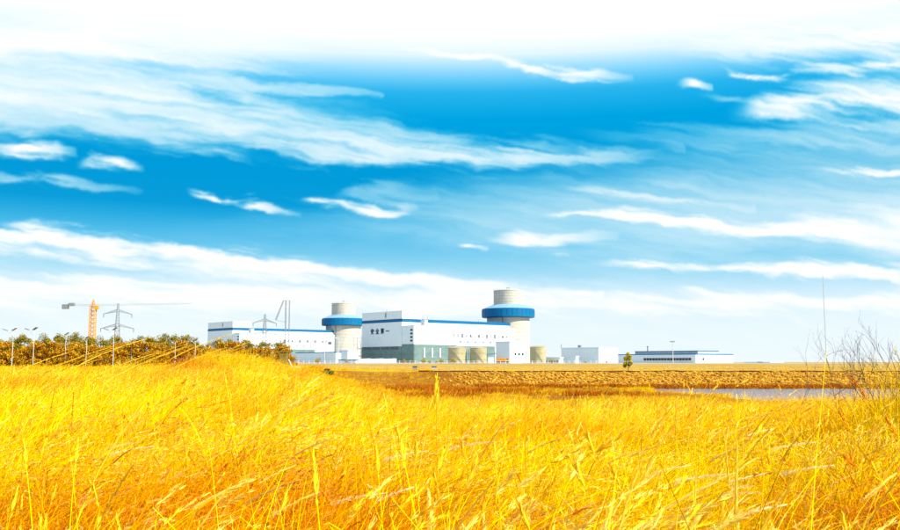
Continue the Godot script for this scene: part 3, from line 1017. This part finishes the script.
func build_far_left() -> void:
	var b: Build
	var d := 420.0
	var o := thing("tower_crane", on_land(bx(91, d), d), "yellow tower crane with lattice mast and grey jib behind the hedge", "crane")
	var mt := hy(306, d) - 0.7
	b = Build.new()
	lattice(b, Vector3.ZERO, Vector3(0, mt, 0), 1.15, 1.15, 14, 0.22)
	part("mast", b, M.yellow, o)
	b = Build.new()
	lattice(b, Vector3(0, mt + 0.6, 0), Vector3(46, mt + 1.4, 0), 0.32, 0.2, 26, 0.035)
	part("jib", b, M.steel_pale, o)
	b = Build.new()
	lattice(b, Vector3(0, mt + 0.6, 0), Vector3(-14, mt + 0.8, 0), 0.3, 0.3, 8, 0.06)
	var cj := part("counter_jib", b, M.steel_pale, o)
	b = Build.new()
	b.slab(-14.4, -11.6, mt - 1.2, mt + 0.9, -0.8, 0.8)
	b.slab(-11.4, -8.8, mt + 0.2, mt + 1.6, -0.8, 0.8)
	part("counterweight", b, M.steel, cj)
	b = Build.new()
	b.slab(0.9, 2.4, mt - 1.4, mt + 0.4, -0.8, 0.8)
	part("cab", b, M.yellow, o)
	b = Build.new()
	lattice(b, Vector3(0, mt, 0), Vector3(0, mt + 3.4, 0), 0.9, 0.1, 3, 0.12)
	part("top_mast", b, M.yellow, o)
	# pylons
	pylon(116, 303, 500, "grey lattice pylon beside the yellow tower crane", 0.25)
	pylon(264, 314, 560, "grey lattice pylon standing behind the grassy mound", 0.5)
	# derrick crane
	d = 620.0
	o = thing("derrick_crane", on_land(bx(286, d), d), "grey derrick crane with slanting boom above the far hall's roof", "crane")
	var top := hy(301, d)
	b = Build.new()
	lattice(b, Vector3(-0.8, 0, 0), Vector3(-0.8, top, 0), 0.45, 0.35, 26, 0.12)
	lattice(b, Vector3(1.7, 0, 0), Vector3(1.7, top, 0), 0.35, 0.3, 26, 0.1)
	part("mast", b, M.steel, o)
	b = Build.new()
	lattice(b, Vector3(-7.4, top - 13.5, 1), Vector3(-2.2, top, 1), 0.4, 0.3, 10, 0.1)
	var boom := part("boom", b, M.steel, o)
	b = Build.new()
	b.tube(Vector3(-7.4, top - 13.5, 1), Vector3(-0.8, top - 15, 0), 0.12, 0.12, 4)
	b.tube(Vector3(-2.2, top, 1), Vector3(1.7, top, 0), 0.1, 0.1, 4)
	part("stay_rope", b, M.steel, boom)
	# solar street lamps along the road before the hedge
	var proto := thing("street_lamp", Vector3.ZERO, "pale street lamp with dark solar panel on bent arm, before the hedge", "street lamp", "solar street lamps along the hedge")
	b = Build.new()
	b.tube(Vector3.ZERO, Vector3(0, 5.2, 0), 0.04, 0.03, 8)
	part("pole", b, M.white, proto)
	b = Build.new()
	b.tube(Vector3(0, 4.6, 0), Vector3(-1.0, 5.4, 0), 0.04, 0.03, 5)
	var arm := part("arm", b, M.steel_pale, proto)
	b = Build.new()
	b.box(Transform3D(Basis(Vector3.BACK, -0.3), Vector3(-1.15, 5.42, 0)), Vector3(0.7, 0.1, 0.28))
	part("lamp_head", b, M.steel, arm)
	b = Build.new()
	b.box(Transform3D(Basis(Vector3.BACK, 0.55), Vector3(0.1, 5.5, 0)), Vector3(0.7, 0.06, 0.5))
	part("solar_panel", b, M.steel, proto)
	var first := true
	for q in [[12.0, 118.0, 0.95], [33.0, 122.0, 1.0], [65.0, 126.0, 0.9], [86.0, 124.0, 0.8], [113.0, 120.0, 0.98], [131.0, 128.0, 0.72], [152.0, 150.0, 0.9], [175.0, 119.0, 0.7], [195.0, 121.0, 0.72]]:
		var p := on_land(bx(q[0], q[1]), q[1])
		if first:
			proto.position = p
			proto.scale = Vector3.ONE * q[2]
			first = false
		else:
			copy(proto, p, rng.randf_range(-0.3, 0.3), q[2])
	# hut at the hedge
	d = 108.0
	o = thing("field_hut", on_land(bx(188, d), d), "squat olive hut with dark overhanging roof in the hedge", "hut")
	b = Build.new()
	b.slab(-1.25, 1.25, 0, 1.15, -0.9, 0.9)
	part("wall", b, M.olive, o)
	b = Build.new()
	b.box(Transform3D(Basis(Vector3.RIGHT, 0.06), Vector3(0.1, 1.3, 0)), Vector3(3.4, 0.14, 2.4))
	part("roof", b, M.brown, o)
	b = Build.new()
	b.slab(0.2, 0.9, 0.05, 1.0, 0.9, 0.95)
	part("door", b, M.bark, o)
	# gate pillar and leaning white trestle
	d = 100.0
	o = thing("gate_pillar", on_land(bx(283.5, d), d), "broad ochre gate pillar at the end of the hedge", "pillar")
	b = Build.new()
	b.slab(-0.4, 0.4, 0, 2.1, -0.4, 0.4)
	part("shaft", b, M.olive, o)
	b = Build.new()
	b.slab(-0.48, 0.48, 2.1, 2.22, -0.48, 0.48)
	part("cap", b, M.olive, o)
	o = thing("white_trestle", on_land(bx(292, 92), 92), "leaning white timber trestle beside the ochre gate pillar", "trestle")
	b = Build.new()
	b.tube(Vector3(0.3, 0, 0.2), Vector3(-0.35, 1.3, 0), 0.05, 0.05, 6)
	part("leg", b, M.white, o)
	b = Build.new()
	b.tube(Vector3(-0.05, 0, -0.4), Vector3(-0.3, 1.25, 0), 0.04, 0.04, 6)
	part("leg", b, M.white, o)
	b = Build.new()
	b.tube(Vector3(-0.06, 0.55, 0.1), Vector3(0.9, 0.5, 0), 0.04, 0.04, 6)
	b.tube(Vector3(0.85, 0.52, 0), Vector3(0.95, 0, 0), 0.04, 0.04, 6)
	part("rail", b, M.white, o)

func pylon(col: float, row: float, d: float, label: String, turn: float) -> void:
	var o := thing("power_pylon", on_land(bx(col, d), d), label, "pylon", "lattice power pylons", turn)
	var h := hy(row, d) - 0.7
	var b := Build.new()
	lattice(b, Vector3.ZERO, Vector3(0, h * 0.62, 0), 2.3, 1.0, 8, 0.14)
	lattice(b, Vector3(0, h * 0.62, 0), Vector3(0, h, 0), 1.0, 0.35, 8, 0.11)
	part("tower", b, M.steel, o)
	for q in [[0.6, 8.6], [0.84, 7.4]]:
		for sg in [-1.0, 1.0]:
			b = Build.new()
			var y: float = h * q[0]
			lattice(b, Vector3(sg * 0.5, y + 1.4, 0), Vector3(sg * q[1], y - 0.6, 0), 0.6, 0.08, 6, 0.09)
			var arm := part("cross_arm", b, M.steel, o)
			b = Build.new()
			b.tube(Vector3(sg * q[1], y - 0.6, 0), Vector3(sg * q[1], y - 2.6, 0), 0.16, 0.12, 5)
			part("insulator", b, M.dark, arm)

# ------------------------------------------------------------------ hedge trees, shrubs
func leaf_cloud(b: Build, centre: Vector3, r: Vector3, n: int, size: float, tones: Array) -> void:
	for k in n:
		var q := Vector3(rng.randfn(), rng.randfn(), rng.randfn()).normalized() * pow(rng.randf(), 0.45)
		var p := centre + q * r
		var a := Vector3(rng.randfn(), rng.randfn(), rng.randfn()).normalized() * size * rng.randf_range(0.6, 1.3)
		var e := a.cross(Vector3(rng.randfn(), rng.randfn(), rng.randfn())).normalized() * size * 0.5
		b.col = tones[rng.randi() % tones.size()]
		b.quad(p - a * 0.5, p + e * 0.5, p + a * 0.5, p - e * 0.5)

func make_tree(called: String, label: String, cat: String, group: String, h: float, w: float, tones: Array, low: float, lobes := 12) -> Node3D:
	var o := thing(called, Vector3.ZERO, label, cat, group)
	var b := Build.new()
	b.tube(Vector3(0, -0.1, 0), Vector3(0.05, h * 0.75, 0), 0.05 * h * 0.4, 0.02, 6)
	for k in 6:
		var a := rng.randf() * TAU
		b.tube(Vector3(0, h * (low + 0.08 * k), 0), Vector3(cos(a) * w * 0.35, h * (low + 0.2 + 0.09 * k), sin(a) * w * 0.35), 0.04, 0.01, 4)
	part("trunk", b, M.bark, o)
	b = Build.new()
	for k in lobes:
		var t := rng.randf()
		var rad := w * 0.32 * (1.0 - 0.55 * t)
		var a := rng.randf() * TAU
		leaf_cloud(b, Vector3(cos(a) * rad, h * lerpf(low + 0.1, 0.93, t), sin(a) * rad), Vector3(w * 0.2, h * 0.1, w * 0.2) * rng.randf_range(0.7, 1.2), 110, 0.24, tones)
	part("crown", b, M.leaf, o)
	return o

func build_hedge() -> void:
	var green := [Color(0.20, 0.19, 0.015), Color(0.32, 0.25, 0.015), Color(0.13, 0.14, 0.02), Color(0.42, 0.27, 0.015)]
	var russet := [Color(0.46, 0.15, 0.006), Color(0.30, 0.08, 0.006), Color(0.62, 0.32, 0.008), Color(0.28, 0.09, 0.006), Color(0.55, 0.40, 0.012), Color(0.44, 0.33, 0.012)]
	var trees := []
	for k in 4:
		trees.append(make_tree("hedge_tree", "young olive green tree in the row behind the russet hedge", "tree", "trees in the hedge row", 5.4, 3.4, green, 0.25, 18))
	var shrubs := []
	for k in 4:
		shrubs.append(make_tree("russet_shrub", "dense russet brown shrub in the hedge below the green trees", "shrub", "russet shrubs of the hedge", 3.5, 3.4, russet, -0.12, 26))
	for k in 40:
		var d := 142.0 + rng.randf_range(-4, 6)
		var p := on_land(bx(-14 + k * 7.6 + rng.randf_range(-3, 3), d), d)
		var s := rng.randf_range(0.82, 1.06) * (1.0 if k < 28 else 0.86)
		var tr: Node3D = trees[k % 4]
		if k < 4:
			tr.position = p; tr.scale = Vector3.ONE * s; tr.rotation.y = rng.randf() * TAU
		else:
			copy(tr, p, rng.randf() * TAU, s)
	for k in 62:
		var d := 128.0 + rng.randf_range(-2, 8)
		var p := on_land(bx(-16 + k * 4.95 + rng.randf_range(-3, 3), d), d)
		var s := rng.randf_range(0.7, 1.2) * (1.0 if k < 52 else 0.85)
		var tr: Node3D = shrubs[k % 4]
		if k < 4:
			tr.position = p; tr.scale = Vector3.ONE * s; tr.rotation.y = rng.randf() * TAU
		else:
			copy(tr, p, rng.randf() * TAU, s)
	# a small yellow-green tree on the bank
	var sap := make_tree("young_tree", "small yellow green tree standing alone on the stone bank", "tree", "", 2.5, 1.3, [Color(0.46, 0.42, 0.02), Color(0.34, 0.34, 0.03), Color(0.60, 0.44, 0.03)], 0.15)
	sap.position = on_land(bx(628, 113.6), 113.6)
	var bush := make_tree("low_bush", "low dark green bush on the plain before the blue roofed shed", "bush", "", 0.75, 1.7, [Color(0.07, 0.11, 0.03), Color(0.12, 0.15, 0.03)], 0.02)
	bush.position = on_land(bx(327, 96), 96)
	var gold := make_tree("golden_shrub", "rounded golden shrub growing along the white perimeter fence", "shrub", "golden shrubs along the perimeter fence", 2.6, 3.4, [Color(0.50, 0.38, 0.03), Color(0.36, 0.30, 0.03), Color(0.60, 0.40, 0.04)], 0.02)
	var gi := 0
	for col in [404.0, 411.0, 423.0, 430.0, 437.0, 441.0, 453.0, 552.0, 585.0, 606.0, 318.0, 347.0]:
		var d := 505.0 + rng.randf_range(-8.0, 6.0)
		if gi == 0:
			gold.position = on_land(bx(col, d), d)
		else:
			copy(gold, on_land(bx(col, d), d), rng.randf() * TAU, rng.randf_range(0.6, 1.3))
		gi += 1

# ------------------------------------------------------------------ meadow
func strand(b: Build, base: Vector3, length: float, lean: Vector3, bend: float, width: float, segs: int, droop := 0.0) -> Array:
	# a tapering ribbon that rises and arches over towards "lean"; returns its spine
	var spine := []
	for k in segs + 1:
		var t := float(k) / segs
		spine.append(base + Vector3.UP * length * (t - 0.42 * bend * t * t - droop * t * t * t) + lean * length * bend * pow(t, 1.7))
	var roll := rng.randf() * TAU
	var side := Vector3(cos(roll), 0.0, sin(roll))
	for k in segs:
		var w0 := width * (1.0 - 0.8 * float(k) / segs)
		var w1 := width * (1.0 - 0.8 * float(k + 1) / segs)
		var up: Vector3 = (spine[k + 1] - spine[k]).normalized()
		var s := (side - up * side.dot(up)).normalized()
		var nn := s.cross(up)
		b.tri(spine[k] - s * w0, spine[k + 1] - s * w1, spine[k + 1] + s * w1, nn, nn, nn)
		b.tri(spine[k] - s * w0, spine[k + 1] + s * w1, spine[k] + s * w0, nn, nn, nn)
	return spine

func spikelets(b: Build, p: Vector3, q: Vector3, r: float, n: int, size: float) -> void:
	for k in n:
		var t := rng.randf()
		var c := p.lerp(q, t)
		var w := (q - p).normalized()
		var o := Vector3(rng.randfn(), rng.randfn(), rng.randfn())
		o = (o - w * o.dot(w)).normalized()
		var tip := c + w * size * 1.6 + o * r * (1.0 - 0.6 * t)
		var s := w.cross(o) * size * 0.13
		b.quad(c, c.lerp(tip, 0.5) + s, tip, c.lerp(tip, 0.5) - s)

const GOLD := [Color(0.87, 0.63, 0.002), Color(0.89, 0.69, 0.003), Color(0.84, 0.56, 0.002), Color(0.90, 0.71, 0.005), Color(0.74, 0.40, 0.002), Color(0.86, 0.58, 0.002)]

func tuft(blades: int, radius: float, h: float, width: float, segs: int, heads: float) -> ArrayMesh:
	var b := Build.new()
	for k in blades:
		var a := rng.randf() * TAU
		var base := Vector3(cos(a), 0, sin(a)) * radius * sqrt(rng.randf())
		base.y = -0.05
		var dir := rng.randfn(0.0, 1.1)
		var lean := Vector3(cos(dir), 0, sin(dir))
		b.col = GOLD[rng.randi() % GOLD.size()]
		if rng.randf() < 0.15: b.col = Color(0.40, 0.15, 0.004)
		elif rng.randf() < 0.06: b.col = Color(0.90, 0.70, 0.07)
		var sp := strand(b, base, h * rng.randf_range(0.55, 1.12), lean, rng.randf_range(0.2, 1.2), width * rng.randf_range(0.6, 1.3), segs, rng.randf_range(0.0, 0.18))
		if rng.randf() < heads:
			b.col = Color(0.88, 0.66, 0.12) if rng.randf() < 0.6 else Color(0.85, 0.52, 0.02)
			spikelets(b, sp[segs - 1], sp[segs], 0.02, 12 if width < 0.003 else 22, 0.02 if width < 0.003 else 0.028)
	return b.mesh()

func build_grass() -> void:
	var near := []
	for k in 7: near.append(tuft(56, 0.27, 1.1, 0.0024, 6, 0.06))
	var mid := []
	for k in 5: mid.append(tuft(46, 0.45, 0.95, 0.0048, 4, 0.1))
	var tall := []   # coarse feathery clumps that stand above the rest
	for k in 5: tall.append(tuft(38, 0.13, 1.22, 0.0036, 8, 0.5))
	var far := []
	for k in 4: far.append(tuft(34, 0.8, 0.8, 0.012, 3, 0.0))
	var lists := {"near": [], "mid": [], "far": [], "tall": []}
	for k in tall.size(): lists.tall.append([])
	for k in near.size(): lists.near.append([])
	for k in mid.size(): lists.mid.append([])
	for k in far.size(): lists.far.append([])
	var add := func(kind: String, x: float, d: float, s: float) -> void:
		var q := noise.get_noise_2d(x * 9.0, d * 9.0)
		var q2 := noise.get_noise_2d(x * 2.5 + 300.0, d * 2.5)
		var tone := Color(1, 1, 1).lerp(Color(0.84, 0.42, 0.4), clampf(0.0 + q * 2.0 + q2 * 1.0, 0.0, 1.0))
		s *= 1.0 + 0.5 * noise.get_noise_2d(x * 16.0 + 700.0, d * 16.0)
		var t := Basis(Vector3.UP, rng.randfn(0.25, 0.35)).scaled(Vector3(s, s * rng.randf_range(0.85, 1.15), s))
		var l: Array = lists[kind]
		l[rng.randi() % l.size()].append([Transform3D(t, on_land(x, d)), tone])
	# near: dense
	var d := 1.3
	while d < 19.0:
		var half := 0.56 * d + 2.6
		var cell := 0.3 if d < 9.0 else 0.34
		var x := -half
		while x < half:
			if absf(x) > 0.35 or d > 1.8:
				add.call("near", x + rng.randf_range(-0.16, 0.16), d + rng.randf_range(-0.16, 0.16), rng.randf_range(0.62, 1.1) * (1.0 if d > 2.0 else 0.85))
			x += cell
		d += cell
	for k in 620:
		var dd := 2.2 + 12.0 * pow(rng.randf(), 0.75)
		var xx := rng.randf_range(-0.58, 0.58) * dd
		if noise.get_noise_2d(xx * 14.0 + 60.0, dd * 14.0) < -0.05: continue
		add.call("tall", xx, dd, rng.randf_range(0.75, 1.05))
	while d < 60.0:
		var half := 0.56 * d + 3.0
		var cell := 0.55 if d < 35.0 else 0.8
		var x := -half
		while x < half:
			var xx := x + rng.randf_range(-0.3, 0.3)
			var dd := d + rng.randf_range(-0.3, 0.3)
			var bare := noise.get_noise_2d(xx * 3.0, dd * 3.0)
			if not (dd > 36.0 and xx > -4.0 and bare > 0.12):
				add.call("mid", xx, dd, rng.randf_range(0.75, 1.15))
			x += cell
		d += cell
	while d < 128.0:
		var half := 0.56 * d + 3.0
		var x := -half
		while x < half:
			var xx := x + rng.randf_range(-0.5, 0.5)
			var dd := d + rng.randf_range(-0.5, 0.5)
			var lefty := xx < -0.14 * dd
			if dd > 103.0 and dd < 113.0 and not lefty and xx > -2.0:
				if rng.randf() < 0.55: add.call("far", xx, dd, rng.randf_range(0.25, 0.5))
				x += 1.1; continue
			var g := land(xx, dd)
			if g < -1.42:
				x += 1.1; continue
			var bare := noise.get_noise_2d(xx * 3.0, dd * 3.0)
			if lefty or xx < -2.0 or (dd < 103.0 and bare < 0.15):
				add.call("far", xx, dd, rng.randf_range(0.75, 1.1) * (1.0 if lefty else 0.6))
			elif dd > 113.0 and rng.randf() < 0.35:
				add.call("far", xx, dd, rng.randf_range(0.2, 0.36))
			x += 1.1
		d += 1.1
	for k in 420:
		add.call("mid", rng.randf_range(-22.0, -9.5), 59.0 + rng.randfn() * 2.6, rng.randf_range(0.6, 1.5))
	# thin tufts on the plain beyond the bank
	for k in 2500:
		var dd := 120.0 + 110.0 * pow(rng.randf(), 1.5)
		var xx := rng.randf_range(-0.2, 0.56) * dd
		add.call("far", xx, dd, rng.randf_range(0.25, 0.5))
	var total := 0
	for k in near.size():
		total += lists.near[k].size()
		tag(scatter("meadow_grass", near[k], lists.near[k], M.grass), "tall golden meadow grass blown to the right", "grass", "meadow grass", "stuff")
	for k in tall.size():
		tag(scatter("feathery_grass", tall[k], lists.tall[k], M.grass), "coarse feathery golden clumps standing above the meadow grass", "grass", "meadow grass", "stuff")
	for k in mid.size():
		total += lists.mid[k].size()
		tag(scatter("meadow_grass", mid[k], lists.mid[k], M.grass), "golden meadow grass sloping down to the pond", "grass", "meadow grass", "stuff")
	for k in far.size():
		total += lists.far[k].size()
		tag(scatter("meadow_grass", far[k], lists.far[k], M.grass), "distant golden grass on the bank and plain", "grass", "meadow grass", "stuff")
	print("tufts ", total)
	# red seepweed along the water's edge and in patches of the marsh
	var b := Build.new()
	for k in 60:
		var a := rng.randf() * TAU
		b.col = [Color(0.42, 0.11, 0.006), Color(0.30, 0.06, 0.006), Color(0.58, 0.24, 0.01)][rng.randi() % 3]
		strand(b, Vector3(cos(a), 0, sin(a)) * 0.4 * sqrt(rng.randf()), rng.randf_range(0.2, 0.42), Vector3(cos(a), 0, sin(a)), rng.randf_range(0.1, 0.6), 0.014, 2)
	var spots := []
	for k in 340:
		var xx := rng.randf_range(2.0, 58.0)
		var dd := rng.randf_range(103.4, 105.2)
		spots.append([Transform3D(Basis(Vector3.UP, rng.randf() * TAU).scaled(Vector3.ONE * rng.randf_range(0.8, 1.5)), on_land(xx, dd)), Color(1, 1, 1)])
	for q in [[-3.4, 96.0, 3.0, 5.0, 200], [3.0, 88.0, 4.4, 3.0, 90], [8.6, 36.0, 1.6, 1.6, 60], [12.0, 78.0, 4.0, 2.0, 40], [-0.5, 74.0, 2.0, 2.0, 60]]:
		for k in q[4]:
			var xx: float = q[0] + rng.randfn() * q[2] * 0.6
			var dd: float = q[1] + rng.randfn() * q[3] * 0.6
			spots.append([Transform3D(Basis(Vector3.UP, rng.randf() * TAU).scaled(Vector3.ONE * rng.randf_range(0.9, 1.6)), on_land(xx, dd)), Color(1, 1, 1)])
	tag(scatter("red_seepweed", b.mesh(), spots, M.leaf), "dark red seepweed in patches and along the waterline", "weed", "", "stuff")

func build_stalks() -> void:
	var kinds := [
		["tall golden grass stalk arching right under a pale feathery plume", 1.45, 0.62, 0.24, 0.034, Color(0.90, 0.68, 0.12)],
		["slim golden grass stalk nodding under a narrow straw coloured plume", 1.30, 0.6, 0.18, 0.016, Color(0.88, 0.66, 0.16)],
		["nearly upright yellow grass stalk with a thin golden tip", 1.55, 0.3, 0.16, 0.010, Color(0.88, 0.60, 0.06)],
		["strongly bent golden stalk leaning over with a whitish plume", 1.4, 0.85, 0.22, 0.040, Color(0.92, 0.80, 0.42)],
	]
	kinds.append(["very long bare golden blade leaning right above the meadow", 2.6, 0.62, 0.1, 0.008, Color(0.88, 0.64, 0.05)])
	var protos := []
	for q in kinds:
		for rep in 2:
			var o := thing("grass_stalk", Vector3.ZERO, q[0], "grass stalk", "plumed grass stalks in the meadow")
			var b := Build.new()
			b.col = Color(0.84, 0.56, 0.03)
			var sp := strand(b, Vector3(0, -0.05, 0), q[1], Vector3(cos(0.2 * rep), 0, sin(0.2 * rep - 0.2)), q[2], 0.0042 if q[1] < 2.0 else 0.0028, 12, 0.06)
			part("stem", b, M.grass, o)
			b = Build.new()
			b.col = q[5]
			for s in range(9, 12):
				spikelets(b, sp[s], sp[s + 1], q[4] * (1.0 - 0.25 * (s - 9)), 44, 0.03)
			part("plume", b, M.plume, o)
			for s in [2, 4, 5]:
				b = Build.new()
				b.col = GOLD[rng.randi() % GOLD.size()]
				var a := rng.randfn(0.0, 0.6)
				strand(b, sp[s], rng.randf_range(0.35, 0.6), Vector3(cos(a), 0, sin(a)), rng.randf_range(0.6, 1.1), 0.004, 7, 0.15)
				part("leaf", b, M.grass, o)
			protos.append(o)
	for q in [[-105, 5.5], [-75, 6.2], [-57, 7.0], [-45, 6.0], [-27, 7.5], [-13, 6.6], [5, 7.2], [15, 6.4], [30, 7.6], [45, 8.2], [60, 7.0], [75, 8.4], [91, 9.0], [-90, 7.4], [-35, 8.6], [0, 8.8], [115, 9.4], [131, 10.2], [868, 5.2], [880, 4.6], [893, 5.6], [850, 6.2], [700, 6.4], [612, 7.4], [785, 6.0], [832, 5.0], [905, 4.4]]:
		var d: float = q[1] + (1.6 if float(q[0]) < 450.0 else 0.0)
		var lo := float(q[0]) < 450.0
		var c := copy(protos[8 if lo else 4], on_land(bx(q[0], d), d), rng.randfn(0.0, 0.35), rng.randf_range(0.85, 1.05))
		c.scale *= 1.0 if lo else 1.0
	for k in 150:
		var d := 2.3 + 8.5 * pow(rng.randf(), 0.8)
		var x := rng.randf_range(-0.56, 0.52) * d
		if rng.randf() < 0.45: x = rng.randf_range(0.12, 0.54) * d
		var i: int = [0, 2, 3, 4, 5, 1, 2, 3, 4, 5, 6, 7, 2, 3, 4, 5][k % 16]
		var p := on_land(x, d)
		var turn := rng.randfn(0.1, 0.75)
		var s := rng.randf_range(0.72, 1.0)
		if x > 0.3 * d and d < 5.0: s *= 1.05
		if k < protos.size():
			if k > 7:
				p = on_land(bx(-60.0 + k * 9.0, 8.0), 8.0); turn = 0.1
			protos[k].position = p; protos[k].rotation.y = turn; protos[k].scale = Vector3.ONE * s
		else:
			copy(protos[i], p, turn, s)

func branch(b: Build, leaves: Build, p: Vector3, dir: Vector3, length: float, r: float, depth: int) -> void:
	var at := p
	var w := dir
	for k in 3:
		var q := at + w * length / 3.0
		b.tube(at, q, r * (1.0 - 0.2 * k), r * (0.8 - 0.2 * k), 5)
		at = q
		w = (w + Vector3(rng.randfn(), rng.randfn() * 0.5 + 0.15, rng.randfn()) * 0.16).normalized()
		if depth > 0 and (k > 0 or depth > 2):
			for rep in (2 if rng.randf() < 0.5 else 1):
				var o := Vector3(rng.randfn(), rng.randfn() * 0.5, rng.randfn())
				branch(b, leaves, at, (w * 0.9 + o * 0.36 + Vector3(0, 0.12, 0)).normalized(), length * rng.randf_range(0.45, 0.7), r * 0.55, depth - 1)
	if rng.randf() < 0.12:
		leaves.col = Color(0.12, 0.07, 0.05)
		var a := Vector3(rng.randfn(), rng.randfn(), rng.randfn()).normalized() * 0.012
		leaves.quad(at - a, at + a.cross(Vector3.UP) * 0.6, at + a * 1.6, at - a.cross(Vector3.UP) * 0.6)

func build_bare_shrubs() -> void:
	for q in [[878.0, 12.6, 1.75, 4, "leafless dark shrub with many forked twigs on the grassy rise"], [846.0, 14.0, 1.5, 3, "slender leafless sapling left of the many twigged shrub"], [862.0, 14.4, 1.4, 3, "short thin leafless shrub between sapling and grassy rise"], [798.0, 19.0, 1.45, 2, "single thin forked dry twig standing against the pale sky"], [897.0, 12.0, 1.25, 3, "small dark leafless shrub at the crest of the grassy rise"]]:
		var d: float = q[1]
		var p := on_land(bx(q[0], d), d)
		var o := thing("bare_shrub", p, q[4], "bare shrub")
		var b := Build.new()
		var lv := Build.new()
		lv.col = Color(0.12, 0.07, 0.05)
		lv.quad(Vector3(0, 0.3, 0), Vector3(0.01, 0.31, 0), Vector3(0.02, 0.3, 0), Vector3(0.01, 0.29, 0))
		var h: float = hy({878.0: 312.0, 846.0: 324.0, 862.0: 332.0, 798.0: 330.0, 897.0: 336.0}[q[0]], d) - p.y
		var stems: int = 5 if q[3] == 4 else 2
		if q[3] == 2: stems = 1
		for s in stems:
			var tilt := (s - (stems - 1) * 0.5) * 0.3
			branch(b, lv, Vector3(s * 0.02, -0.05, 0), Vector3(tilt, 1, rng.randfn() * 0.12).normalized(), h * (0.6 - absf(tilt) * 0.15), 0.009, mini(q[3], 3))
		var tallest := 0.01
		for v in b.v: tallest = maxf(tallest, v.y)
		for bb in [b, lv]:
			for k in bb.v.size(): bb.v[k] *= h / tallest
		part("twigs", b, M.twig, o)
		part("dry_leaves", lv, M.leaf, o)
